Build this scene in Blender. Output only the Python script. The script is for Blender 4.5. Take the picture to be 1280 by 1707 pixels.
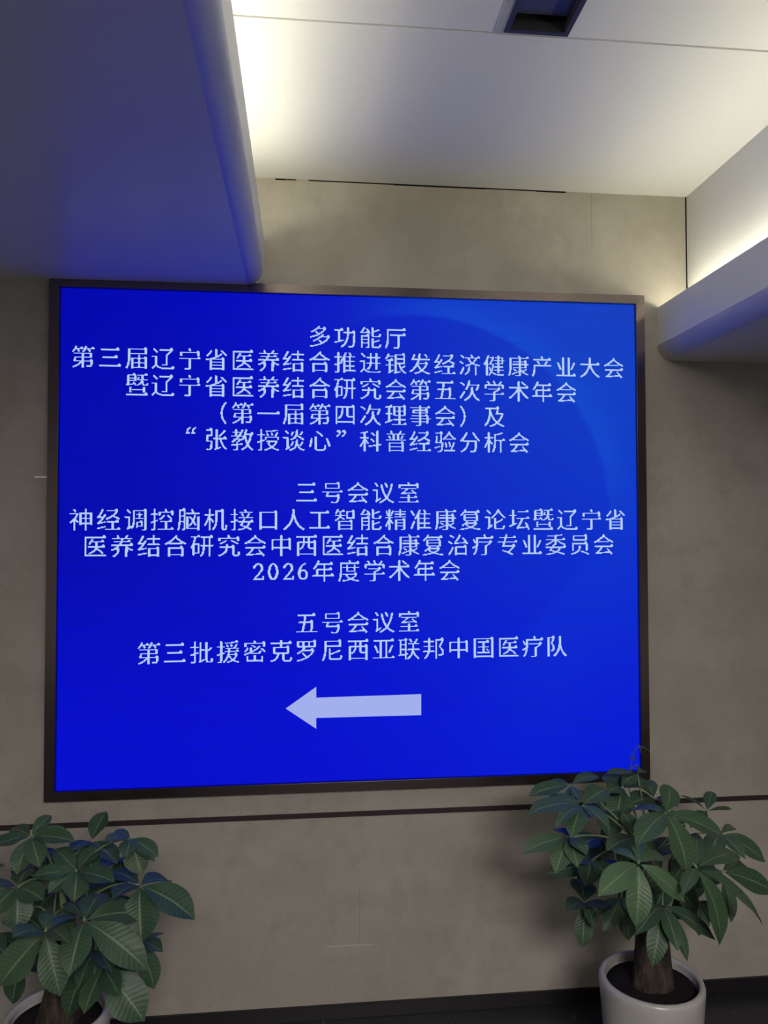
import bpy, bmesh, math, random
import numpy as np
from mathutils import Vector, Matrix

for o in list(bpy.data.objects):
    bpy.data.objects.remove(o)
SC = bpy.context.scene
COL = SC.collection
random.seed(7)
PI = math.pi

# ------------------------------------------------------------------ camera
F_PX = 1269.09
YAW, PITCH, ROLL = 0.10362561, 0.0294415, -0.00226135
cam_data = bpy.data.cameras.new('camera')
cam = bpy.data.objects.new('camera', cam_data)
COL.objects.link(cam)
cam_data.sensor_fit = 'HORIZONTAL'
cam_data.sensor_width = 36.0
cam_data.lens = F_PX * 36.0 / 1280.0
cam_data.clip_start = 0.05
_cy, _sy, _cp, _sp = math.cos(YAW), math.sin(YAW), math.cos(PITCH), math.sin(PITCH)
_f = Vector((_sy * _cp, _cy * _cp, _sp))
_r0 = Vector((_cy, -_sy, 0))
_u0 = _r0.cross(_f)
_r = math.cos(ROLL) * _r0 + math.sin(ROLL) * _u0
_u = -math.sin(ROLL) * _r0 + math.cos(ROLL) * _u0
_m = Matrix.Identity(4)
for _i in range(3):
    _m[_i][0], _m[_i][1], _m[_i][2] = _r[_i], _u[_i], -_f[_i]
_m[0][3], _m[1][3], _m[2][3] = 0.0, -2.54543, 1.58082
cam.matrix_world = _m
SC.camera = cam

# ------------------------------------------------------------------ world, lamps, exposure
world = bpy.data.worlds.new('world')
SC.world = world
world.use_nodes = True
world.node_tree.nodes['Background'].inputs[0].default_value = (1.0, 0.95, 0.93, 1)
world.node_tree.nodes['Background'].inputs[1].default_value = 0.25
COVE_LEFT, COVE_RIGHT = 28.0, 30.0            # cove strip emission
COVE_COL = (1.0, 0.95, 0.70)
SCREEN_GAIN = 1.0


def area_lamp(name, loc, sx, sy, power, col, rot=(0, 0, 0)):
    l = bpy.data.lights.new(name, 'AREA')
    l.shape = 'RECTANGLE'
    l.size, l.size_y, l.energy, l.color = sx, sy, power, col
    o = bpy.data.objects.new(name, l)
    COL.objects.link(o)
    o.location = loc
    o.rotation_euler = rot
    return o


# added area lamp, unseen, lighting the lobby from above and behind the camera
area_lamp('lobby_fill_lamp', (0.55, -4.6, 2.74), 1.2, 1.2, 155.0, (1.0, 0.945, 0.91))

SC.view_settings.view_transform = 'Standard'
SC.view_settings.look = 'None'
SC.view_settings.gamma = 1.0
SC.view_settings.use_curve_mapping = False
SC.view_settings.exposure = 0.0
SC.cycles.use_denoising = True
SC.cycles.max_bounces = 10
SC.cycles.diffuse_bounces = 6
SC.cycles.sample_clamp_indirect = 4.0


# ------------------------------------------------------------------ helpers
class NT:
    """small wrapper for building node materials"""
    def __init__(self, name):
        self.m = bpy.data.materials.new(name)
        self.m.use_nodes = True
        self.t = self.m.node_tree
        self.b = self.t.nodes['Principled BSDF']
        self.out = self.t.nodes['Material Output']

    def n(self, kind, **kw):
        x = self.t.nodes.new(kind)
        for k, v in kw.items():
            setattr(x, k, v)
        return x

    def l(self, a, b):
        self.t.links.new(a, b)

    def math(self, op, a, b=None, c=None, clamp=False):
        x = self.n('ShaderNodeMath', operation=op, use_clamp=clamp)
        for i, v in enumerate((a, b, c)):
            if v is None:
                continue
            if isinstance(v, (int, float)):
                x.inputs[i].default_value = v
            else:
                self.l(v, x.inputs[i])
        return x.outputs[0]

    def mix(self, fac, a, b, blend='MIX'):
        x = self.n('ShaderNodeMix', data_type='RGBA', blend_type=blend)
        for s, v in ((x.inputs[0], fac), (x.inputs[6], a), (x.inputs[7], b)):
            if isinstance(v, (int, float)):
                s.default_value = v
            elif isinstance(v, tuple):
                s.default_value = (*v, 1) if len(v) == 3 else v
            else:
                self.l(v, s)
        return x.outputs[2]

    def ramp(self, fac, lo, hi):
        x = self.n('ShaderNodeMapRange', interpolation_type='SMOOTHSTEP')
        self.l(fac, x.inputs[0])
        x.inputs[1].default_value, x.inputs[2].default_value = lo, hi
        return x.outputs[0]

    def noise(self, vec, scale, detail=4, rough=0.55):
        x = self.n('ShaderNodeTexNoise')
        x.inputs['Scale'].default_value = scale
        x.inputs['Detail'].default_value = detail
        x.inputs['Roughness'].default_value = rough
        if vec is not None:
            self.l(vec, x.inputs['Vector'])
        return x.outputs['Fac']

    def coord(self, which='Object'):
        return self.n('ShaderNodeTexCoord').outputs[which]

    def bump(self, h, strength, dist):
        x = self.n('ShaderNodeBump')
        x.inputs['Strength'].default_value = strength
        x.inputs['Distance'].default_value = dist
        self.l(h, x.inputs['Height'])
        self.l(x.outputs[0], self.b.inputs['Normal'])

    def set(self, col=None, rough=None, metal=None, spec=None):
        if col is not None:
            if isinstance(col, tuple):
                self.b.inputs['Base Color'].default_value = (*col, 1)
            else:
                self.l(col, self.b.inputs['Base Color'])
        if rough is not None:
            if isinstance(rough, (int, float)):
                self.b.inputs['Roughness'].default_value = rough
            else:
                self.l(rough, self.b.inputs['Roughness'])
        if metal is not None:
            self.b.inputs['Metallic'].default_value = metal
        if spec is not None:
            self.b.inputs['Specular IOR Level'].default_value = spec
        return self


def plain(name, col, rough=0.5, metal=0.0, spec=0.5, var=0.12, scale=30):
    t = NT(name)
    f = t.noise(t.coord(), scale)
    t.set(t.mix(f, tuple(c * (1 - var) for c in col), tuple(c * (1 + var) for c in col)), rough, metal, spec)
    return t.m


def box(bm, x0, x1, y0, y1, z0, z1):
    v = [bm.verts.new(p) for p in ((x0, y0, z0), (x1, y0, z0), (x1, y1, z0), (x0, y1, z0),
                                   (x0, y0, z1), (x1, y0, z1), (x1, y1, z1), (x0, y1, z1))]
    for f in ((0, 3, 2, 1), (4, 5, 6, 7), (0, 1, 5, 4), (1, 2, 6, 5), (2, 3, 7, 6), (3, 0, 4, 7)):
        bm.faces.new([v[i] for i in f])


def extrude_xz(bm, prof, y0, y1):
    a = [bm.verts.new((x, y0, z)) for x, z in prof]
    b = [bm.verts.new((x, y1, z)) for x, z in prof]
    n = len(prof)
    for i in range(n):
        bm.faces.new((a[i], a[(i + 1) % n], b[(i + 1) % n], b[i]))
    bm.faces.new(a[::-1])
    bm.faces.new(b)


def tube(bm, pts, radii, seg=8, cap=True):
    pts = [Vector(p) for p in pts]
    if isinstance(radii, (int, float)):
        radii = [radii] * len(pts)
    rings = []
    ref = Vector((0.31, 0.17, 0.93))
    for i, p in enumerate(pts):
        d = (pts[min(i + 1, len(pts) - 1)] - pts[max(i - 1, 0)]).normalized()
        s = d.cross(ref)
        if s.length < 1e-3:
            s = d.cross(Vector((1, 0, 0)))
        s.normalize()
        t = s.cross(d)
        rings.append([bm.verts.new(p + radii[i] * (math.cos(a) * s + math.sin(a) * t))
                      for a in (2 * PI * k / seg for k in range(seg))])
    for a, b in zip(rings, rings[1:]):
        for k in range(seg):
            bm.faces.new((a[k], a[(k + 1) % seg], b[(k + 1) % seg], b[k]))
    if cap:
        bm.faces.new(rings[0][::-1])
        bm.faces.new(rings[-1])


def lathe(bm, prof, seg=64, wob=None):
    rings = []
    for r, z in prof:
        rings.append([bm.verts.new(((r * (wob(a, z) if wob else 1)) * math.cos(a),
                                    (r * (wob(a, z) if wob else 1)) * math.sin(a), z))
                      for a in (2 * PI * k / seg for k in range(seg))])
    for a, b in zip(rings, rings[1:]):
        for k in range(seg):
            bm.faces.new((a[k], a[(k + 1) % seg], b[(k + 1) % seg], b[k]))
    bm.faces.new(rings[0][::-1])
    bm.faces.new(rings[-1])


def obj(name, bm, mat, parent=None, smooth=False, recalc=True, bevel=0.0):
    if recalc:
        bmesh.ops.recalc_face_normals(bm, faces=bm.faces[:])
    if bevel:
        bmesh.ops.bevel(bm, geom=bm.edges[:], offset=bevel, segments=2, affect='EDGES')
    me = bpy.data.meshes.new(name)
    bm.to_mesh(me)
    bm.free()
    if smooth:
        for p in me.polygons:
            p.use_smooth = True
    me.materials.append(mat)
    o = bpy.data.objects.new(name, me)
    COL.objects.link(o)
    if parent is not None:
        o.parent = parent
    return o


def tag(o, label=None, cat=None, group=None, kind=None):
    if label:
        o['label'] = label
    if cat:
        o['category'] = cat
    if group:
        o['group'] = group
    if kind:
        o['kind'] = kind
    return o


def thing(name, loc, label, cat, group=None):
    o = bpy.data.objects.new(name, None)
    o.empty_display_size = 0.1
    COL.objects.link(o)
    o.location = loc
    return tag(o, label, cat, group)


def struct(name, bm, mat, label, cat, parent=None, **kw):
    return tag(obj(name, bm, mat, parent, **kw), label, cat, kind='structure')


# ------------------------------------------------------------------ materials
t = NT('micro_cement')
c = t.coord()
n1 = t.noise(c, 1.6, 5, 0.6)
n2 = t.noise(c, 7.0, 6, 0.65)
n3 = t.noise(c, 60.0, 3, 0.5)
base = t.mix(t.ramp(n1, 0.3, 0.7), (0.345, 0.315, 0.270), (0.450, 0.420, 0.365))
base = t.mix(t.math('MULTIPLY', t.ramp(n2, 0.42, 0.70), 0.75), base, (0.330, 0.300, 0.256))
base = t.mix(t.math('MULTIPLY', t.ramp(n3, 0.5, 0.8), 0.12), base, (0.52, 0.49, 0.44))
t.set(base, 0.62, 0, 0.35)
t.bump(n2, 0.12, 0.01)
M_WALL = t.m

t = NT('white_ceiling_paint')
n = t.noise(t.coord(), 120, 2)
t.set(t.mix(n, (0.82, 0.82, 0.81), (0.86, 0.86, 0.85)), 0.6, 0, 0.3)
M_CEIL = t.m
t = NT('soffit_paint')
n = t.noise(t.coord(), 90, 2)
t.set(t.mix(n, (0.80, 0.80, 0.80), (0.84, 0.84, 0.84)), 0.30, 0, 0.6)
M_SOFFIT = t.m

t = NT('dark_slate_floor')
c = t.coord()
n1 = t.noise(c, 3.0, 6)
n2 = t.noise(c, 22.0, 6, 0.7)
cr = t.n('ShaderNodeTexVoronoi', feature='DISTANCE_TO_EDGE')
t.l(c, cr.inputs['Vector'])
cr.inputs['Scale'].default_value = 3.4
vein = t.math('MULTIPLY', t.math('LESS_THAN', cr.outputs['Distance'], 0.006), t.ramp(n2, 0.52, 0.62))
base = t.mix(n1, (0.012, 0.013, 0.017), (0.026, 0.027, 0.033))
t.set(t.mix(t.math('MULTIPLY', vein, 0.5), base, (0.25, 0.25, 0.26)), 0.32, 0, 0.5)
M_FLOOR = t.m

M_BASE = plain('dark_skirting', (0.014, 0.012, 0.015), 0.4)
M_INLAY = plain('dark_bronze_inlay', (0.030, 0.020, 0.022), 0.45)
M_GAP = plain('dark_gap', (0.012, 0.011, 0.010), 0.9, spec=0.1)
M_JOINT = plain('joint_filler', (0.26, 0.24, 0.20), 0.8, spec=0.2)
M_SCUFF = plain('pale_scuff', (0.62, 0.58, 0.55), 0.6)
M_TAB = plain('white_plastic', (0.9, 0.9, 0.88), 0.45)
M_VENT = plain('vent_dark_metal', (0.025, 0.025, 0.032), 0.35, spec=0.5)
M_VENT_IN = plain('vent_inner', (0.06, 0.06, 0.08), 0.25)
M_BLACK = plain('vent_throat', (0.012, 0.012, 0.012), 0.8)
M_GREY_STRIP = plain('vent_grey_strip', (0.44, 0.44, 0.45), 0.5)

t = NT('bronze_frame')
c = t.coord()
mp = t.n('ShaderNodeMapping')
t.l(c, mp.inputs[0])
mp.inputs['Scale'].default_value = (2, 2, 60)
n = t.noise(mp.outputs[0], 4, 3)
t.set(t.mix(n, (0.150, 0.122, 0.116), (0.190, 0.156, 0.148)), 0.20, 0.95, 0.5)
M_FRAME = t.m


def emissive(name, col, strength):
    t = NT(name)
    t.set((0.02, 0.02, 0.02), 0.5)
    t.b.inputs['Emission Color'].default_value = (*col, 1)
    t.b.inputs['Emission Strength'].default_value = strength
    return t.m


M_COVE_L = emissive('cove_strip_left', COVE_COL, COVE_LEFT)
M_COVE_R = emissive('cove_strip_right', COVE_COL, COVE_RIGHT)

PITCH_LED = 0.0025
SX0, SX1, SZ0, SZ1 = -0.7812, 1.1400, 0.7738, 2.3774      # lit area of the display
SCX, SCZ = (SX0 + SX1) / 2, (SZ0 + SZ1) / 2


def led_grid(t, xyz, depth):
    """the dot raster of the LED display, in object space"""
    gx = t.math('SINE', t.math('MULTIPLY', xyz.outputs[0], 2 * PI / PITCH_LED))
    gz = t.math('SINE', t.math('MULTIPLY', xyz.outputs[2], 2 * PI / PITCH_LED))
    g = t.math('MULTIPLY', t.math('ADD', t.math('MULTIPLY', gx, 0.5), 0.5), t.math('ADD', t.math('MULTIPLY', gz, 0.5), 0.5))
    return t.math('ADD', t.math('MULTIPLY', g, depth), 1.0 - depth * 0.25)


t = NT('led_picture')
c = t.coord()
xyz = t.n('ShaderNodeSeparateXYZ')
t.l(c, xyz.inputs[0])
X, Z = xyz.outputs[0], xyz.outputs[2]
gx = t.ramp(X, -0.4, 0.96)
gz = t.ramp(Z, -0.80, 0.75)
deep = t.mix(t.ramp(X, -0.96, 0.1), (0.0006, 0.0024, 0.43), (0.0010, 0.0042, 0.57))
low = t.mix(t.ramp(Z, -0.8, 0.1), (0.0006, 0.0036, 0.61), deep)
right = t.mix(gz, (0.0012, 0.014, 0.68), (0.0070, 0.072, 0.50))
col = t.mix(t.math('MULTIPLY', gx, 0.60), low, right)
# pale swoosh of the picture, upper right
dx = t.math('SUBTRACT', X, 0.37 - SCX)
dz = t.math('SUBTRACT', Z, 1.65 - SCZ)
d = t.math('SUBTRACT', t.math('SQRT', t.math('ADD', t.math('MULTIPLY', dx, dx), t.math('MULTIPLY', dz, dz))), 0.672)
edge = t.math('MULTIPLY', t.ramp(d, -0.012, 0.012), t.math('ADD', t.math('MULTIPLY', t.math('SUBTRACT', 1.0, t.ramp(d, 0.0, 0.12)), 0.6), t.math('MULTIPLY', t.math('SUBTRACT', 1.0, t.ramp(d, 0.0, 0.5)), 0.4)))
side = t.math('MULTIPLY', t.ramp(X, -0.10, 0.35), t.ramp(Z, -0.12, 0.35))
col = t.mix(t.math('MULTIPLY', t.math('MULTIPLY', edge, side), 0.50), col, (0.006, 0.085, 0.66))
# second, fainter one below on the right
dx = t.math('SUBTRACT', X, -0.62)
dz = t.math('SUBTRACT', Z, 0.95)
d2 = t.math('SUBTRACT', t.math('SQRT', t.math('ADD', t.math('MULTIPLY', dx, dx), t.math('MULTIPLY', dz, dz))), 1.735)
e2 = t.math('MULTIPLY', t.ramp(d2, -0.01, 0.02), t.math('SUBTRACT', 1.0, t.ramp(d2, 0.0, 0.5)))
col = t.mix(t.math('MULTIPLY', t.math('MULTIPLY', e2, t.ramp(X, 0.3, 0.7)), 0.22), col, (0.004, 0.040, 0.66))
dx = t.math('SUBTRACT', X, 0.55)
dz = t.math('SUBTRACT', Z, 0.75)
d3 = t.math('SUBTRACT', t.math('SQRT', t.math('ADD', t.math('MULTIPLY', dx, dx), t.math('MULTIPLY', dz, dz))), 1.36)
e3 = t.math('MULTIPLY', t.ramp(d3, -0.01, 0.02), t.math('SUBTRACT', 1.0, t.ramp(d3, 0.0, 0.3)))
col = t.mix(t.math('MULTIPLY', t.math('MULTIPLY', e3, t.ramp(Z, -0.45, -0.7)), 0.12), col, (0.002, 0.018, 0.66))
rows = t.noise(None, 1.0)
mp = t.n('ShaderNodeMapping')
t.l(c, mp.inputs[0])
mp.inputs['Scale'].default_value = (3, 1, 130)
rown = t.noise(mp.outputs[0], 1.0, 3, 0.7)
rowf = t.math('ADD', t.math('MULTIPLY', rown, 0.34), 0.83)
g = t.math('MULTIPLY', led_grid(t, xyz, 0.6), rowf)
t.set((0.002, 0.002, 0.003), 0.7, 0, 0.08)
t.l(col, t.b.inputs['Emission Color'])
t.l(t.math('MULTIPLY', g, SCREEN_GAIN), t.b.inputs['Emission Strength'])
M_SCREEN = t.m


def led_mat(name, col):
    t = NT(name)
    xyz = t.n('ShaderNodeSeparateXYZ')
    t.l(t.coord(), xyz.inputs[0])
    t.set((0.002, 0.002, 0.003), 0.7, 0, 0.08)
    t.b.inputs['Emission Color'].default_value = (*col, 1)
    t.l(led_grid(t, xyz, 0.6), t.b.inputs['Emission Strength'])
    return t.m


M_TEXT = led_mat('led_text', (0.46, 0.62, 0.93))
M_ARROW = led_mat('led_arrow', (0.36, 0.43, 0.84))

t = NT('pot_glaze')
n = t.noise(t.coord(), 14, 4)
t.set(t.mix(n, (0.43, 0.415, 0.39), (0.49, 0.475, 0.445)), 0.28, 0, 0.5)
M_POT = t.m
t = NT('potting_soil')
n = t.noise(t.coord(), 70, 6, 0.7)
t.set(t.mix(n, (0.006, 0.005, 0.006), (0.030, 0.025, 0.022)), 0.95, 0, 0.2)
t.bump(n, 0.8, 0.02)
M_SOIL = t.m
t = NT('trunk_bark')
c = t.coord()
mp = t.n('ShaderNodeMapping')
t.l(c, mp.inputs[0])
mp.inputs['Scale'].default_value = (1, 1, 0.35)
n = t.noise(mp.outputs[0], 55, 6, 0.7)
t.set(t.mix(t.ramp(n, 0.35, 0.7), (0.030, 0.022, 0.018), (0.105, 0.080, 0.058)), 0.85, 0, 0.3)
t.bump(n, 0.9, 0.012)
M_BARK = t.m
M_STALK = plain('green_stalk', (0.16, 0.22, 0.10), 0.5)
M_TWIG = plain('thin_twig', (0.10, 0.13, 0.07), 0.6)

t = NT('glossy_leaf')
uv = t.n('ShaderNodeSeparateXYZ')
t.l(t.coord('UV'), uv.inputs[0])
au = t.math('ABSOLUTE', t.math('SUBTRACT', t.math('MULTIPLY', uv.outputs[0], 2.0), 1.0))
vein = t.math('SUBTRACT', t.math('MULTIPLY', uv.outputs[1], 13.0), t.math('MULTIPLY', au, 1.7))
wave = t.math('ADD', t.math('MULTIPLY', t.math('SINE', t.math('MULTIPLY', vein, 2 * PI)), 0.5), 0.5)
ribs = t.math('POWER', wave, 3.0)
mid = t.math('SUBTRACT', 1.0, t.ramp(au, 0.0, 0.10))
oi = t.n('ShaderNodeObjectInfo')
leafn = t.noise(t.coord(), 16, 3)
g0 = t.mix(oi.outputs['Color'], (0.022, 0.056, 0.030), (0.085, 0.150, 0.075))  # object colour carries the painted light of each leaf cluster
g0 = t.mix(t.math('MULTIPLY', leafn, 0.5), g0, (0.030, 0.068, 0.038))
g1 = t.mix(t.math('MULTIPLY', ribs, 0.16), g0, (0.130, 0.200, 0.110))
g2 = t.mix(t.math('MULTIPLY', mid, 0.75), g1, (0.190, 0.260, 0.140))
t.set(g2, 0.46, 0, 0.34)
t.bump(t.math('ADD', t.math('MULTIPLY', wave, -0.7), t.math('MULTIPLY', mid, -0.8)), 0.14, 0.004)
M_LEAF = t.m
LEAVES = {
 'right': [
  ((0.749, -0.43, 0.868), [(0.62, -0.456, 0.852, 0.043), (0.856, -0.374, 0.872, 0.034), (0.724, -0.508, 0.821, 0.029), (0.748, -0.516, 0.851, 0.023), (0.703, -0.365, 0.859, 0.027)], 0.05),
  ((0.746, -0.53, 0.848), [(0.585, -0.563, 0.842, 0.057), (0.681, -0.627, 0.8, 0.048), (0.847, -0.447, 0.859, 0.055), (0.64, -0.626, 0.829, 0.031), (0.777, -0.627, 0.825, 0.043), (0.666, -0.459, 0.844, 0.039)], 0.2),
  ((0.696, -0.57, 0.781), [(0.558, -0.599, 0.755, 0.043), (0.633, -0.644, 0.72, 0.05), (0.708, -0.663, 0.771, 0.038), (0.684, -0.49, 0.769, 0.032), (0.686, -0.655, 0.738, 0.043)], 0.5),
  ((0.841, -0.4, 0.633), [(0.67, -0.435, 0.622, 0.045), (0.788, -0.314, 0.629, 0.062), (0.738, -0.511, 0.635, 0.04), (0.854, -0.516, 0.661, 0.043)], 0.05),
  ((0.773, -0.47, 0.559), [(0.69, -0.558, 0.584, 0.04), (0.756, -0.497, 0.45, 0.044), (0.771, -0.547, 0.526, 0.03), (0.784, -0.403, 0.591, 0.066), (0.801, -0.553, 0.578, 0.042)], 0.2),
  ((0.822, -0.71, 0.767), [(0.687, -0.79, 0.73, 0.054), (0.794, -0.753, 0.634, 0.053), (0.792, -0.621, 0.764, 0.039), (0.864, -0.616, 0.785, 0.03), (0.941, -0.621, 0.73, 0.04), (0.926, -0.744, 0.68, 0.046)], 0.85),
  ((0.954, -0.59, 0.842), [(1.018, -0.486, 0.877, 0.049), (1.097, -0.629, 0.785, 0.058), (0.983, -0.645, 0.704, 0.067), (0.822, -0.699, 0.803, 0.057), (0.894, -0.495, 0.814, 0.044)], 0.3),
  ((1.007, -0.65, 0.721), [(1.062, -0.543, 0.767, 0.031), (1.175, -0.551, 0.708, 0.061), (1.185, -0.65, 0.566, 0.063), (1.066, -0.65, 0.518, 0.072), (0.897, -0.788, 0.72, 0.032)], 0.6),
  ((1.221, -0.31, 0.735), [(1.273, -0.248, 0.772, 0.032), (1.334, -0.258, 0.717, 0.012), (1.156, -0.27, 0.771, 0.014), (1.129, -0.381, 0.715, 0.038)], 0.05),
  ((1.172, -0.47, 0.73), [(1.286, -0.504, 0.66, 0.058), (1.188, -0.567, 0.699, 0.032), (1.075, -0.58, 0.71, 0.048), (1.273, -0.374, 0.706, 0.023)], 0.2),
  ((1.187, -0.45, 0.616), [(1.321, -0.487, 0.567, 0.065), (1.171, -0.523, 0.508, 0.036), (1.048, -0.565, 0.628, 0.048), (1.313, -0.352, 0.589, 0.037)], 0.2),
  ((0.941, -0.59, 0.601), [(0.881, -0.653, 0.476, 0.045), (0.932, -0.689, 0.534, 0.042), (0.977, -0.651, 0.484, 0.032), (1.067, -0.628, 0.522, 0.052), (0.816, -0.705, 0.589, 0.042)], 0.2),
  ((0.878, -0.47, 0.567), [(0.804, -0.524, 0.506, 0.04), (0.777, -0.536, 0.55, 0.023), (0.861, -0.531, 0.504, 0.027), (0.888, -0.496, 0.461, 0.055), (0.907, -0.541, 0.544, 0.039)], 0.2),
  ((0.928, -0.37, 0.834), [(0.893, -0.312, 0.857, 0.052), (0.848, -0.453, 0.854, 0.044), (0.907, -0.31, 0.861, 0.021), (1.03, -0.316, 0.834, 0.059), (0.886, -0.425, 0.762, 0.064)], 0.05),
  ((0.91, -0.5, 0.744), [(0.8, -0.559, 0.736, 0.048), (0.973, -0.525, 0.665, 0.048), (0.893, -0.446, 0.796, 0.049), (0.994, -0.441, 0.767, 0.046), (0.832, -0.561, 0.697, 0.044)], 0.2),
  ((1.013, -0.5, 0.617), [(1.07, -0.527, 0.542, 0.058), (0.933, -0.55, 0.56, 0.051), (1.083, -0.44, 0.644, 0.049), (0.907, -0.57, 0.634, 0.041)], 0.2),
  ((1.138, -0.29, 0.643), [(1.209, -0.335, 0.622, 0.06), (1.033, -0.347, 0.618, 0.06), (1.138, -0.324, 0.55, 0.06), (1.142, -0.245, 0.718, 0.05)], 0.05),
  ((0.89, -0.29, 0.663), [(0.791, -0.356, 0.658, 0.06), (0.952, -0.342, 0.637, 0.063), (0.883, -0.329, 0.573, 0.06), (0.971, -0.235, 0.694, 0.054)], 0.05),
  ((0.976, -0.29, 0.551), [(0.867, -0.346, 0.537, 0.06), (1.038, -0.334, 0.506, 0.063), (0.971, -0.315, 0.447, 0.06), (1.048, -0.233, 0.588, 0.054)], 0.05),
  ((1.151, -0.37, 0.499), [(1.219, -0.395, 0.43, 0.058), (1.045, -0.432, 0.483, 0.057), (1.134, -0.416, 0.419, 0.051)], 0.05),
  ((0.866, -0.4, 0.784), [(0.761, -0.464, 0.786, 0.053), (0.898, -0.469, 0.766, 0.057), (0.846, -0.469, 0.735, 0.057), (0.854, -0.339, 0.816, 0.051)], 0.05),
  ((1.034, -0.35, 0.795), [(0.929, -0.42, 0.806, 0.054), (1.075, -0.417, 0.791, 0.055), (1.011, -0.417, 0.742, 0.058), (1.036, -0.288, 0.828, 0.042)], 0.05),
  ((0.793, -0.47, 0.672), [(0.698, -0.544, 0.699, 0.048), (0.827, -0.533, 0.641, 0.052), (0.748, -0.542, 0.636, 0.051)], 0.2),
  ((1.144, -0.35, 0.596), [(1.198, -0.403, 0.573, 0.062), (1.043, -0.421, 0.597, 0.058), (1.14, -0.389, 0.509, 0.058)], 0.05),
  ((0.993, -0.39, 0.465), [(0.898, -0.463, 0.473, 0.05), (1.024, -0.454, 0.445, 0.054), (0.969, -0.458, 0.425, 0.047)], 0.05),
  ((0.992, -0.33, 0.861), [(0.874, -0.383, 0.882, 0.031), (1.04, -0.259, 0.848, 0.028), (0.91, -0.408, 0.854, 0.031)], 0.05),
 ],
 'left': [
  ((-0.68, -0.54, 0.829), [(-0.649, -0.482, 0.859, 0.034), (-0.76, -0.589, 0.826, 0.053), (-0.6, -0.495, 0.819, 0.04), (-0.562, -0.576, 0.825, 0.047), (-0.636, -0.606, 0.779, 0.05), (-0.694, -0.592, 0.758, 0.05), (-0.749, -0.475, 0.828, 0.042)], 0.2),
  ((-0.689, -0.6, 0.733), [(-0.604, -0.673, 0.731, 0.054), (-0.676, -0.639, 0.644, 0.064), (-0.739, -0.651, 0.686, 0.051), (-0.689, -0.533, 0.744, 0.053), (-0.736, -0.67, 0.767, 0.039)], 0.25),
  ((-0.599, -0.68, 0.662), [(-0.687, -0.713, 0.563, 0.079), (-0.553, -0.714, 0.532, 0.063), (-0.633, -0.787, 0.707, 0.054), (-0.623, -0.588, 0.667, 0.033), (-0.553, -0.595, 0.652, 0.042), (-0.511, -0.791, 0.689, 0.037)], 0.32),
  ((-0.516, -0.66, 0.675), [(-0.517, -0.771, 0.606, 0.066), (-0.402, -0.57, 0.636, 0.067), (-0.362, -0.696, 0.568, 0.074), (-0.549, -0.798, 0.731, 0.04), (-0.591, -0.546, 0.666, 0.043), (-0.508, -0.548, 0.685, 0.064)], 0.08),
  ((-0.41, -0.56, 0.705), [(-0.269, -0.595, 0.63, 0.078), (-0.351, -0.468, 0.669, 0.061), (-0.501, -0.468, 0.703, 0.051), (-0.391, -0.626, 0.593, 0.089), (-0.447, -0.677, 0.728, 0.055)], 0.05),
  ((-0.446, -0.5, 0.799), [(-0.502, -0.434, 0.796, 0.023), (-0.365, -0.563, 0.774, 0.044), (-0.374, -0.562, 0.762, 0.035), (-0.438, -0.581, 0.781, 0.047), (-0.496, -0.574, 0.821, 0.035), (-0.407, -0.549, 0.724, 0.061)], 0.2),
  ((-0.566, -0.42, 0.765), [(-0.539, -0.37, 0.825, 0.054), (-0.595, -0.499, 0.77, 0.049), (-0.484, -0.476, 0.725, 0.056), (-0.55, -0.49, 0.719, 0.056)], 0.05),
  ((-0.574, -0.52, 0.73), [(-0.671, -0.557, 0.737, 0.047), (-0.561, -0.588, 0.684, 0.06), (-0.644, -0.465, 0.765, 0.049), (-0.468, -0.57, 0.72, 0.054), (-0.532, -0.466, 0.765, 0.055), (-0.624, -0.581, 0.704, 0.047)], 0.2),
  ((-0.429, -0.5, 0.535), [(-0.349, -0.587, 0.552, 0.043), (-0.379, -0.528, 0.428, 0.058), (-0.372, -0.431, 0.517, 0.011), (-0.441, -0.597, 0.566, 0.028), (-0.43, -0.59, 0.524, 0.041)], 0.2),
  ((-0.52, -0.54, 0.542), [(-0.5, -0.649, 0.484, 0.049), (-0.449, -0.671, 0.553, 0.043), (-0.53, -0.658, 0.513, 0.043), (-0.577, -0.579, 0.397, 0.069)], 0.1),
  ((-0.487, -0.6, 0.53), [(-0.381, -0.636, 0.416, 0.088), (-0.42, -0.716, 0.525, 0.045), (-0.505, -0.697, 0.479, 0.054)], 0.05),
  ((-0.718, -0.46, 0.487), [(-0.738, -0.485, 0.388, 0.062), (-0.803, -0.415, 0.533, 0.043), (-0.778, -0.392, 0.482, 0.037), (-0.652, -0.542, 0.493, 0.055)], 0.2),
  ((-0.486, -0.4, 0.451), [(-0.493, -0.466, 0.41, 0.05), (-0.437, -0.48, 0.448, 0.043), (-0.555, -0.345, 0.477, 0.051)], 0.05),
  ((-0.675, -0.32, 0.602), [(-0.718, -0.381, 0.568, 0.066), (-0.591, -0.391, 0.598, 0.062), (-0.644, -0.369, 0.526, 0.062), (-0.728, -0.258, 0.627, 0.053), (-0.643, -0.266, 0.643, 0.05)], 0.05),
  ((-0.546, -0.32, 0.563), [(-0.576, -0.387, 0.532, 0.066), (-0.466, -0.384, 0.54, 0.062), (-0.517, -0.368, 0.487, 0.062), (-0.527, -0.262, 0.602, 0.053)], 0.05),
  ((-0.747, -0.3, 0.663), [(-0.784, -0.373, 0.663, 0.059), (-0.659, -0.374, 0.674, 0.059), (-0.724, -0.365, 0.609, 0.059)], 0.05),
  ((-0.646, -0.36, 0.474), [(-0.671, -0.429, 0.449, 0.061), (-0.567, -0.417, 0.436, 0.061), (-0.629, -0.414, 0.407, 0.058)], 0.05),
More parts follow.
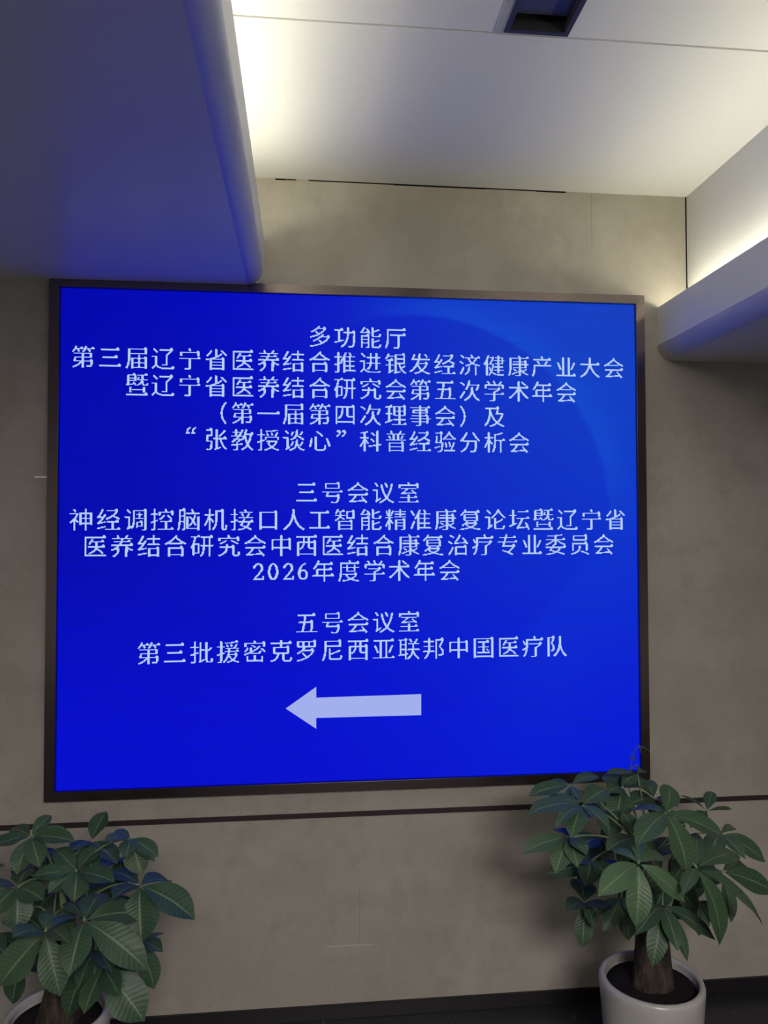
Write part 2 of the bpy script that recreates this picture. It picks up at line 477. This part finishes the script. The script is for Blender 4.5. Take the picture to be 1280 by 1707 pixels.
  ((-0.51, -0.34, 0.685), [(-0.538, -0.419, 0.688, 0.055), (-0.437, -0.418, 0.698, 0.051), (-0.486, -0.405, 0.631, 0.058)], 0.05),
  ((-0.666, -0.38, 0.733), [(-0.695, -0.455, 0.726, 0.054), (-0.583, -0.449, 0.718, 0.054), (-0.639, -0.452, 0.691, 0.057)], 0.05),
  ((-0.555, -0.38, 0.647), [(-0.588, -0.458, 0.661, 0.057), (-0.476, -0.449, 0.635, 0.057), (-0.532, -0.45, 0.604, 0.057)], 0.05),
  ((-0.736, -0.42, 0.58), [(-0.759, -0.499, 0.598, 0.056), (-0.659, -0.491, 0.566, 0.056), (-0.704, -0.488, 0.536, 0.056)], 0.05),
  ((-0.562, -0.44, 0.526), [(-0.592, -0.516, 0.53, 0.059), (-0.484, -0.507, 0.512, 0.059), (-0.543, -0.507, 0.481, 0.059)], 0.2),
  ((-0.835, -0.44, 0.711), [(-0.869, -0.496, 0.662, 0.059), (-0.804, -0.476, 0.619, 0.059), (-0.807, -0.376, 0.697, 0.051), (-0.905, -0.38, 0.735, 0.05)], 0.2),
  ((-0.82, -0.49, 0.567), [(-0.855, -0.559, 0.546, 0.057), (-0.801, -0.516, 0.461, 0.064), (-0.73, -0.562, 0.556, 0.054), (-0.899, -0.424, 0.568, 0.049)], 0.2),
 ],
}

# ------------------------------------------------------------------ the room
ZC = 2.7760                      # ceiling height
XL, XR, YB = -3.2, 3.2, -6.5
bm = bmesh.new()
box(bm, XL, XR, 0.0, 0.10, 0.0, ZC)
wall = struct('wall_back', bm, M_WALL, 'beige micro cement wall behind the display', 'wall')
bm = bmesh.new()
box(bm, XL, XR, YB, 0.0, -0.05, 0.0)
struct('floor', bm, M_FLOOR, 'dark polished slate floor', 'floor')
bm = bmesh.new()
box(bm, XL - 0.1, XL, YB, 0.1, 0.0, ZC)
struct('wall_left', bm, M_WALL, 'left wall of the lobby', 'wall')
bm = bmesh.new()
box(bm, XR, XR + 0.1, YB, 0.1, 0.0, ZC)
struct('wall_right', bm, M_WALL, 'right wall of the lobby', 'wall')

VX0, VX1, VY0, VY1 = 0.469, 0.625, -2.6, -0.8115      # opening of the air slot
SEAM = -0.8005
bm = bmesh.new()
box(bm, XL, XR, SEAM + 0.0036, 0.10, ZC, ZC + 0.02)
box(bm, XL, VX0, YB, SEAM - 0.0036, ZC, ZC + 0.02)
box(bm, VX1, XR, YB, SEAM - 0.0036, ZC, ZC + 0.02)
box(bm, VX0, VX1, VY1, SEAM - 0.0036, ZC, ZC + 0.02)
box(bm, VX0, VX1, YB, VY0, ZC, ZC + 0.02)
ceiling = struct('ceiling', bm, M_CEIL, 'white ceiling panels with a dark joint', 'ceiling')
bm = bmesh.new()
box(bm, XL, XR, SEAM - 0.01, SEAM + 0.01, ZC + 0.021, ZC + 0.03)
struct('panel_joint', bm, M_GAP, None, None, ceiling)

# dropped ceiling on the left with a rounded lip and a light trough
LX, LZ, LTOP, FX, R = -0.1362, 2.4020, 2.568, -0.262, 0.052
FY = -0.0335                       # just clear of the display's frame


def left_profile(zmin=None):
    p = [(XL, LZ), (LX - R, LZ)]
    for k in range(1, 9):
        a = -PI / 2 + PI / 2 * k / 8
        p.append((LX - R + R * math.cos(a), LZ + R + R * math.sin(a)))
    p += [(LX, LTOP), (LX - 0.014, LTOP), (LX - 0.014, LZ + R), (FX, LZ + R), (FX, ZC), (XL, ZC)]
    if zmin is not None:
        p = [(x, z) for x, z in p if z > zmin]
        p = [(XL, zmin), (LX - 0.003, zmin)] + p[0:]
    return p


bm = bmesh.new()
extrude_xz(bm, left_profile(), YB, FY)
pz = 2.4095
q = [(XL, pz), (LX - 0.0215, pz)]
for k in range(1, 9):
    a = -PI / 2 + PI / 2 * k / 8
    x, z = LX - R + R * math.cos(a), LZ + R + R * math.sin(a)
    if z > pz and x > LX - 0.0215:
        q.append((x, z))
q += [(LX, LTOP), (LX - 0.014, LTOP), (LX - 0.014, LZ + R), (FX, LZ + R), (FX, ZC), (XL, ZC)]
extrude_xz(bm, q, FY, 0.0)
box(bm, XL, -0.8165, FY, 0.0, LZ, pz)
soffit_l = obj('ceiling_left', bm, M_SOFFIT)
tag(soffit_l, 'white dropped ceiling with rounded lip at upper left', 'ceiling', kind='structure')
# beam on the right, its cove open to the left
RX, RZ, RTOP, GX = 1.2329, 2.190, 2.3757, 1.3462
q = [(XR, RZ), (RX + R, RZ)]
for k in range(1, 9):
    a = -PI / 2 - PI / 2 * k / 8
    q.append((RX + R + R * math.cos(a), RZ + R + R * math.sin(a)))
q += [(RX, RTOP), (RX + 0.014, RTOP), (RX + 0.014, RZ + R), (GX, RZ + R), (GX, ZC), (XR, ZC)]
bm = bmesh.new()
extrude_xz(bm, q, YB, 0.0)
soffit_r = obj('ceiling_right', bm, M_SOFFIT)
tag(soffit_r, 'white dropped beam with rounded lower edge at right', 'ceiling', kind='structure')
for so in (soffit_l, soffit_r):
    for p in so.data.polygons:
        p.use_smooth = abs(p.normal.x) > 0.02 and abs(p.normal.z) > 0.02


def cove(name, x0, x1, z0, hz, y0, y1, mat, label):
    r = thing(name, ((x0 + x1) / 2, (y0 + y1) / 2, z0), label, 'light', 'hidden cove light strips')
    bm = bmesh.new()
    w = (x1 - x0) / 2
    box(bm, -w - 0.004, w + 0.004, -(y1 - y0) / 2, (y1 - y0) / 2, 0, hz)
    obj('carrier', bm, M_TAB, r)
    bm = bmesh.new()
    box(bm, -w, w, -(y1 - y0) / 2, (y1 - y0) / 2, hz + 0.0002, hz + 0.008)
    obj('diffuser', bm, mat, r)


cove('cove_light', LX - 0.065, LX - 0.045, LZ + R + 0.0005, LTOP - 0.020 - LZ - R, -5.5, -0.16, M_COVE_L, 'warm white light strip in the trough of the left dropped ceiling')
cove('cove_light', RX + 0.045, RX + 0.065, RZ + R + 0.0005, RTOP - 0.020 - RZ - R, -5.5, -0.03, M_COVE_R, 'warm white light strip in the trough of the right beam')

# skirting, inlay line, gaps and joints on the wall
bm = bmesh.new()
box(bm, XL, XR, -0.012, 0.0, 0.0, 0.0440)
struct('baseboard_back', bm, M_BASE, 'black skirting along the wall foot', 'skirting', bevel=0.0015)
bm = bmesh.new()
box(bm, XL, XR, -0.004, 0.0, 0.6490, 0.6650)
struct('trim_1', bm, M_INLAY, 'dark bronze inlay line below the display', 'trim')
bm = bmesh.new()
for x0, x1, h in ((-0.100, -0.062, .005), (-0.060, -0.030, .004), (0.012, 0.30, .0035), (0.30, 0.62, .0050), (0.62, 0.80, .0035), (0.80, 0.905, .005)):
    box(bm, x0, x1, -0.0012, 0.0, ZC - h, ZC)
struct('shadow_gap', bm, M_GAP, None, None, wall)
bm = bmesh.new()
box(bm, GX - 0.0045, GX, -0.0012, 0.0, RTOP - 0.05, ZC)
struct('corner_gap', bm, M_GAP, None, None, wall)
bm = bmesh.new()
box(bm, 0.9970, 0.9988, -0.0005, 0.0, 2.578, ZC)
box(bm, 0.1800, 0.1812, -0.0004, 0.0, 0.235, 0.42)
struct('panel_joint', bm, M_JOINT, None, None, wall)
bm = bmesh.new()
vs = [(0.073, 0.2268), (0.10, 0.2262), (0.125, 0.2270), (0.15, 0.2282), (0.19, 0.2275), (0.226, 0.2276),
      (0.226, 0.2284), (0.19, 0.2292), (0.15, 0.2300), (0.125, 0.2295), (0.10, 0.2290), (0.073, 0.2292)]
f = bm.faces.new([bm.verts.new((x, -0.0003, z)) for x, z in vs])
for e in [bm.faces[:]]:
    r_ = bmesh.ops.extrude_face_region(bm, geom=e)
    bmesh.ops.translate(bm, vec=(0, 0.0003, 0), verts=[v for v in r_['geom'] if isinstance(v, bmesh.types.BMVert)])
struct('scuff_mark', bm, M_SCUFF, 'pale scuff on the lower wall', None, wall)

# white tab sticking out from behind the frame
bm = bmesh.new()
box(bm, -0.8635, -0.8160, -0.004, 0.0, 1.7648, 1.7705)
tag(obj('plastic_tab', bm, M_TAB, bevel=0.0008), 'small white plastic tab on the wall at the left edge of the display', 'tab')

# ------------------------------------------------------------------ air slot in the ceiling
vent = thing('air_vent', ((VX0 + VX1) / 2, (VY0 + VY1) / 2, ZC), 'dark recessed air vent slot in the white ceiling', 'vent')
vx, vy = (VX1 - VX0) / 2, (VY1 - VY0) / 2
bm = bmesh.new()
w = 0.012
for b in ((-vx, -vx + w, -vy, vy), (vx - w, vx, -vy, vy), (-vx + w, vx - w, vy - w, vy), (-vx + w, vx - w, -vy, -vy + w)):
    box(bm, b[0], b[1], b[2], b[3], -0.005, 0.0206)
obj('frame', bm, M_VENT, vent)
bm = bmesh.new()
for b in ((-vx, -vx + .006, -vy, vy), (vx - .006, vx, -vy, vy), (-vx + .006, vx - .006, vy - .006, vy), (-vx + .006, vx - .006, -vy, -vy + .006)):
    box(bm, b[0], b[1], b[2], b[3], 0.021, 0.075)
box(bm, -vx, vx, -vy, vy, 0.076, 0.08)
obj('housing', bm, M_BLACK, vent)
bm = bmesh.new()
box(bm, -vx + 0.013, vx - 0.013, -vy + 0.02, vy - 0.035, 0.020, 0.024)
obj('baffle_plate', bm, M_VENT_IN, vent)
bm = bmesh.new()
box(bm, -vx - 0.021, -vx - 0.0002, -vy, vy + 0.004, -0.003, -0.0002)
obj('grey_strip', bm, M_GREY_STRIP, vent)  # thin grey strip added along the left edge of the slot

# ------------------------------------------------------------------ the LED display
FX0, FX1, FZ0, FZ1 = -0.8155, 1.1725, 0.7425, 2.4090
disp = thing('led_display', (SCX, 0, FZ0), 'large blue electronic notice display with white Chinese text and left arrow in a dark frame', 'display')
PY = -0.020


def rail(x0, x1, z0, z1, inner):
    """frame bar with mitred ends: outer edge x0..x1,z0..z1, inner edge list"""
    bm = bmesh.new()
    o_, i_ = inner
    a = [bm.verts.new((p[0] - SCX, y, p[1] - FZ0)) for y in (-0.0318, 0.0) for p in (o_[0], o_[1], i_[1], i_[0])]
    for f in ((0, 1, 2, 3), (7, 6, 5, 4), (0, 4, 5, 1), (1, 5, 6, 2), (2, 6, 7, 3), (3, 7, 4, 0)):
        bm.faces.new([a[k] for k in f])
    return obj('frame_rail', bm, M_FRAME, disp, bevel=0.0012)


OC = [(FX0, FZ0), (FX1, FZ0), (FX1, FZ1), (FX0, FZ1)]
e_ = 0.0015
IC = [(SX0 - e_, SZ0 - e_), (SX1 + e_, SZ0 - e_), (SX1 + e_, SZ1 + e_), (SX0 - e_, SZ1 + e_)]
for k in range(4):
    j = (k + 1) % 4
    rail(0, 0, 0, 0, ([OC[k], OC[j]], [IC[k], IC[j]]))
bm = bmesh.new()
box(bm, SX0 - SCX, SX1 - SCX, PY, -0.002, SZ0 - SCZ, SZ1 - SCZ)
panel = obj('display_panel', bm, M_SCREEN, disp)
panel.location = (0, 0, SCZ - FZ0)

# writing, built lamp by lamp on the display's raster
SS = 4


def glyph_tris(ch, off):
    cu = bpy.data.curves.new('glyph', 'FONT')
    cu.body, cu.size, cu.offset, cu.resolution_u = ch, 1.0, off, 4
    o = bpy.data.objects.new('glyph', cu)
    COL.objects.link(o)
    bpy.context.view_layer.update()
    ev = o.evaluated_get(bpy.context.evaluated_depsgraph_get())
    m = ev.to_mesh()
    m.calc_loop_triangles()
    v = np.array([tuple(p.co[:2]) for p in m.vertices])
    tr = [tuple(p.vertices) for p in m.loop_triangles]
    ev.to_mesh_clear()
    bpy.data.objects.remove(o)
    bpy.data.curves.remove(cu)
    return v, tr


def raster(v, tr, em, W, H, ox, oy, dil):
    w, h = W * SS, H * SS
    a = np.zeros((h, w), bool)
    p = np.stack([(v[:, 0] * em + ox) * SS, (v[:, 1] * em + oy) * SS], 1)
    for tri in tr:
        A, B, C_ = p[list(tri)]
        x0, x1 = int(max(0, math.floor(min(A[0], B[0], C_[0])))), int(min(w, math.ceil(max(A[0], B[0], C_[0])) + 1))
        y0, y1 = int(max(0, math.floor(min(A[1], B[1], C_[1])))), int(min(h, math.ceil(max(A[1], B[1], C_[1])) + 1))
        if x1 <= x0 or y1 <= y0:
            continue
        Xg, Yg = np.meshgrid(np.arange(x0, x1) + .5, np.arange(y0, y1) + .5)
        ed = lambda P, Q: (Q[0] - P[0]) * (Yg - P[1]) - (Q[1] - P[1]) * (Xg - P[0])
        a1, a2, a3 = ed(A, B), ed(B, C_), ed(C_, A)
        a[y0:y1, x0:x1] |= ((a1 >= 0) & (a2 >= 0) & (a3 >= 0)) | ((a1 <= 0) & (a2 <= 0) & (a3 <= 0))
    b = a.copy()
    for k in range(1, int(round(dil * em * SS / 2)) + 1):
        b[:, k:] |= a[:, :-k]
        b[:, :-k] |= a[:, k:]
    return (b.reshape(H, SS, W, SS).mean((1, 3)) > .42)[::-1]


def serif(g):
    H, W = g.shape
    o = g.copy()
    for r in range(3, H - 1):
        for c_ in range(8, W - 2):
            if g[r, c_ - 7:c_ + 1].all() and not g[r - 2:r, c_ - 7:c_ + 2].any() and not g[r, c_ + 1]:
                o[r - 1, c_ - 3:c_ + 1] = True
                o[r - 2, c_ - 2:c_] = True
    return o


EM, CW, CH, BASE = 31, 35, 46, 11
_cache = {}


def pen(strokes, W=18):
    """digits and quote marks drawn with a broad pen: thick uprights, thin levels"""
    g = np.zeros((CH, W), bool)
    yy, xx = np.mgrid[0:CH, 0:W]
    for pts, r0, r1 in strokes:
        n_ = 60
        for k in range(n_ + 1):
            s = k / n_ * (len(pts) - 1)
            i = min(int(s), len(pts) - 2)
            fr = s - i
            x = pts[i][0] * (1 - fr) + pts[i + 1][0] * fr
            y = pts[i][1] * (1 - fr) + pts[i + 1][1] * fr
            rr = r0 + (r1 - r0) * k / n_
            g |= ((xx + .5 - x) / rr) ** 2 + ((yy + .5 - y) / max(0.75, rr * .62)) ** 2 <= 1.0
    return g


def arc(cx, cy, rx, ry, a0, a1, n_=24):
    return [(cx + rx * math.cos(math.radians(a0 + (a1 - a0) * k / n_)), cy - ry * math.sin(math.radians(a0 + (a1 - a0) * k / n_))) for k in range(n_ + 1)]


T, Bt = CH - BASE - 22.5, CH - BASE - 1.0          # top and foot rows of the digits
MIDR = (T + Bt) / 2
DIG = {
    '2': [(arc(8.6, T + 6.2, 5.0, 5.4, 175, -20), 1.5, 1.7), ([(13.3, T + 8.5), (9, MIDR + 3.5), (3.2, Bt - .6)], 1.5, 1.0),
          ([(3.2, Bt - .6), (14.2, Bt - .6)], 1.6, 1.6), ([(14.2, Bt - .6), (15, Bt - 4)], 1.2, 1.0)],
    '0': [(arc(9, MIDR, 5.2, 10.0, 0, 360, 48), 1.6, 1.6)],
    '6': [(arc(13.6, Bt - 6.5, 10, 14.6, 100, 178), 1.0, 1.7), (arc(9, Bt - 6.3, 5.0, 5.8, 0, 360, 40), 1.5, 1.5)],
}


def bitmap(ch):
    if ch in _cache:
        return _cache[ch]
    if ch in DIG:
        g = pen(DIG[ch], 18)
    elif ch in '“”':
        g = np.zeros((CH, CW), bool)
        for x in ((15, 22) if ch == '“' else (7, 14)):
            y = CH - BASE - 24.0
            if ch == '“':
                g |= pen([([(x + 3.2, y - 3), (x + .4, y - .5), (x, y + 3.2)], .9, 1.3), ([(x + .2, y + 4), (x + 1.2, y + 4)], 2.2, 2.2)], CW)
            else:
                g |= pen([([(x + 1.4, y - .5), (x + 2.2, y - .5)], 2.2, 2.2), ([(x + 3.6, y + .5), (x + 3.0, y + 3.5), (x, y + 6)], 1.3, .9)], CW)
    else:
        v, tr = glyph_tris(ch, -0.014)
        g = raster(v, tr, EM, CW, CH, 2, BASE, .030)
        if ch not in '（）':
            g = serif(g)
    _cache[ch] = g
    return g


def lamps(bm, g, x_left, z_top):
    """one strip per run of lit lamps"""
    H, W = g.shape
    y = PY - 0.0006
    for r in range(H):
        c_ = 0
        while c_ < W:
            if g[r, c_]:
                c2 = c_
                while c2 < W and g[r, c2]:
                    c2 += 1
                xa, xb = x_left + c_ * PITCH_LED, x_left + c2 * PITCH_LED
                za, zb = z_top - (r + 1) * PITCH_LED, z_top - r * PITCH_LED
                bm.faces.new([bm.verts.new(q) for q in ((xa, y, za), (xb, y, za), (xb, y, zb), (xa, y, zb))])
                c_ = c2
            else:
                c_ += 1


ADV, DADV = 0.0845, 0.0482
LINES = [(2.2400, '多功能厅'), (2.1545, '第三届辽宁省医养结合推进银发经济健康产业大会'), (2.0670, '暨辽宁省医养结合研究会第五次学术年会'),
         (1.9790, '（第一届第四次理事会）及'), (1.8930, '“张教授谈心”科普经验分析会'), (1.7190, '三号会议室'),
         (1.6310, '神经调控脑机接口人工智能精准康复论坛暨辽宁省'), (1.5455, '医养结合研究会中西医结合康复治疗专业委员会'),
         (1.4595, '2026年度学术年会'), (1.2890, '五号会议室'), (1.2005, '第三批援密克罗尼西亚联邦中国医疗队')]
for zc_, txt in LINES:
    total = sum(DADV if ch in DIG else ADV for ch in txt)
    x = 0.1755 - total / 2
    bm = bmesh.new()
    for ch in txt:
        adv = DADV if ch in DIG else ADV
        g = bitmap(ch)
        gx_ = x + (adv - g.shape[1] * PITCH_LED) / 2 - SCX
        gx_ = round(gx_ / PITCH_LED) * PITCH_LED
        # the ink of a character is centred 0.38 em above its base line
        zt = zc_ - SCZ + (CH - BASE - 0.38 * EM) * PITCH_LED
        zt = round(zt / PITCH_LED) * PITCH_LED
        lamps(bm, g, gx_, zt)
        x += adv
    obj('text_line', bm, M_TEXT, panel, recalc=False)
bm = bmesh.new()
AR = [(-0.062, 1.0130), (0.0376, 0.9445), (0.0376, 0.9797), (0.3856, 0.9797), (0.3856, 1.0490), (0.0376, 1.0460), (0.0376, 1.0812)]
bm.faces.new([bm.verts.new((x - SCX, PY - 0.0006, z - SCZ)) for x, z in AR])
obj('arrow', bm, M_ARROW, panel, recalc=False)

# ------------------------------------------------------------------ money trees in pots


WIDE = [1.2]


def leaflet(bm, uvl, hub, tip, width, rnd):
    hub, tip = Vector(hub), Vector(tip)
    ax = tip - hub
    L = ax.length
    a = ax.normalized()
    ref = Vector((0.05, -0.45, 0.89))
    n_ = ref - a * ref.dot(a)
    if n_.length < 0.2:
        n_ = Vector((0, -1, 0)) - a * Vector((0, -1, 0)).dot(a)
    n_.normalize()
    s = a.cross(n_)
    roll = rnd.uniform(-0.25, 0.25)
    n2 = math.cos(roll) * n_ + math.sin(roll) * s
    s = math.cos(roll) * s - math.sin(roll) * n_
    n_ = n2
    NU, NV = 6, 14
    arch, fold = rnd.uniform(0.05, 0.10) * L, rnd.uniform(0.10, 0.28)
    W = max(width * WIDE[0], 0.010)
    t0 = 0.05
    rows = []
    for j in range(NV + 1):
        t_ = j / NV
        prof = math.sin(PI * min(1.0, t_ ** 1.12)) ** 0.80 if 0 < t_ < 1 else 0.0
        if t_ > 0.86:
            prof *= 1 - 0.35 * (t_ - 0.86) / 0.14
        prof = max(prof, 0.012)
        c_ = hub + ax * (t0 + (1 - t0) * t_) + n_ * (arch * (4 * t_ * (1 - t_)) - 0.01 * L * t_ ** 2)
        row = []
        for i in range(NU + 1):
            q_ = i / NU * 2 - 1
            half = prof * W / 2
            ripple = 0.0006 * math.sin(2 * PI * (13 * t_ - 1.7 * abs(q_))) * abs(q_) * prof
            edgew = 0.03 * W * math.sin(9 * t_ + rnd.random() * .3) * abs(q_) ** 2 * prof
            row.append((bm.verts.new(c_ + s * (q_ * half) + n_ * (fold * half * abs(q_) + ripple + edgew)), (i / NU, t_)))
        rows.append(row)
    for A, B in zip(rows, rows[1:]):
        for i in range(NU):
            f = bm.faces.new((A[i][0], A[i + 1][0], B[i + 1][0], B[i][0]))
            for lp, uvv in zip(f.loops, (A[i][1], A[i + 1][1], B[i + 1][1], B[i][1])):
                lp[uvl].uv = uvv


def curve_pts(a, b, sag, n_=8):
    a, b = Vector(a), Vector(b)
    return [a.lerp(b, k / n_) + Vector((0, 0, sag * 4 * (k / n_) * (1 - k / n_))) for k in range(n_ + 1)]


def money_tree(loc, r_pot, h_pot, clusters, label, seed, trunk_lean, trunk_h):
    rnd = random.Random(seed)
    root = thing('potted_money_tree', loc, label, 'plant', 'potted money trees below the display')
    o3 = Vector(loc)
    rb = r_pot * 0.80
    lip = 0.0185
    pot = bmesh.new()
    lathe(pot, [(0.001, 0.0), (rb - .012, 0.0), (rb - .003, 0.004), (rb, 0.014), (rb + (r_pot - rb) * .55, h_pot * .45), (r_pot - .001, h_pot - .03),
                (r_pot, h_pot - .012), (r_pot - .003, h_pot - .004), (r_pot - .008, h_pot), (r_pot - lip + .005, h_pot), (r_pot - lip + .001, h_pot - .004),
                (r_pot - lip, h_pot - .012), (r_pot - lip - .004, h_pot - .07), (0.001, h_pot - .075)], 72)
    pot_o = obj('pot', pot, M_POT, root, smooth=True)
    bm = bmesh.new()
    lathe(bm, [(0.001, h_pot - .074), (r_pot - lip - .005, h_pot - .070), (r_pot - lip - .0035, h_pot - .024), (r_pot * .55, h_pot - .020), (.02, h_pot - .016), (0.001, h_pot - .016)], 48,
          lambda a, z: 1 + .004 * math.sin(7 * a))
    obj('soil', bm, M_SOIL, root, smooth=True)
    z0 = h_pot - .05
    bm = bmesh.new()
    prof = [(0.055, z0), (0.058, z0 + .02), (0.052, z0 + .06), (0.047, z0 + .12), (0.043, z0 + .18), (0.036, z0 + .23), (0.026, z0 + trunk_h), (0.012, z0 + trunk_h + .02)]
    ph = rnd.uniform(0, 6)
    lathe(bm, prof, 40, lambda a, z: 1 + .07 * math.sin(3 * a + ph + z * 6) + .03 * math.sin(8 * a - z * 20))
    for v in bm.verts:
        k = (v.co.z - z0) / trunk_h
        v.co.x += trunk_lean[0] * k
        v.co.y += trunk_lean[1] * k
    obj('trunk', bm, M_BARK, root, smooth=True)
    top = Vector((trunk_lean[0], trunk_lean[1], z0 + trunk_h))
    crown = [top + Vector(p) for p in ((0, 0, 0), (-.05, .02, .05), (.05, -.01, .06), (0.0, .03, .11), (.015, -.04, .09), (-.02, -.02, .15))]
    bm = bmesh.new()
    for c_ in crown[1:]:
        tube(bm, curve_pts(top - Vector((0, 0, .02)), c_ + Vector((0, 0, .01)), .01, 5), [.013, .012, .011, .010, .008, .006])
    obj('branch', bm, M_STALK, root, smooth=True)
    for hub, tips, lit_tone in clusters:
        h = Vector(hub) - o3
        bm = bmesh.new()
        uvl = bm.loops.layers.uv.new('UVMap')
        for q_ in tips:
            leaflet(bm, uvl, h, Vector(q_[:3]) - o3, q_[3], rnd)
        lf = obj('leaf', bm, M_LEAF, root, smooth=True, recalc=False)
        tv = lit_tone + rnd.uniform(0, .22)  # light from above and in front painted in per cluster, plus random variation
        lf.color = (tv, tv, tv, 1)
        src = min(crown, key=lambda c_: (c_ - h).length + .25 * abs(c_.z - h.z + .06))
        bm = bmesh.new()
        tube(bm, curve_pts(src, h + Vector((0, 0, -.002)), .02 + .02 * rnd.random()), [.0042, .0036, .0032, .003, .0028, .0026, .0026, .0028, .0036], 7)
        obj('leaf_stalk', bm, M_STALK, lf, smooth=True)
    return root


tree_r = money_tree((0.9725, -0.450, 0), 0.1430, 0.3335, LEAVES['right'],
                    'bushy potted money tree in a white pot standing below the right corner of the display', 3, (0.006, 0.0), 0.24)
WIDE[0] = 1.06
tree_l = money_tree((-0.6420, -0.440, 0), 0.1325, 0.3365, LEAVES['left'],
                    'potted money tree in a white pot, cut by the left edge of the photo', 5, (0.03, 0.0), 0.22)
# thin dry shoot with curling tips above the right tree
o3 = Vector((0.9725, -0.450, 0))
bm = bmesh.new()
P = lambda *a: [Vector(p) - o3 for p in a]
tube(bm, P((0.965, -0.42, 0.70), (0.953, -0.36, 0.83), (0.961, -0.35, 0.877), (0.967, -0.35, 0.907), (0.977, -0.35, 0.939), (0.988, -0.35, 0.951), (1.005, -0.35, 0.945), (1.023, -0.35, 0.932)),
     [.0022, .002, .0018, .0016, .0014, .0012, .0011, .0009], 6)
for pts in (((0.967, -0.35, 0.907), (0.960, -0.348, 0.922), (0.968, -0.346, 0.926), (0.976, -0.345, 0.917), (0.980, -0.345, 0.902)),
            ((0.988, -0.35, 0.951), (0.994, -0.352, 0.942), (0.993, -0.354, 0.930)), ((0.961, -0.35, 0.877), (0.972, -0.354, 0.893), (0.983, -0.356, 0.899))):
    tube(bm, P(*pts), .0012, 6)
obj('dry_shoot', bm, M_TWIG, tree_r, smooth=True)
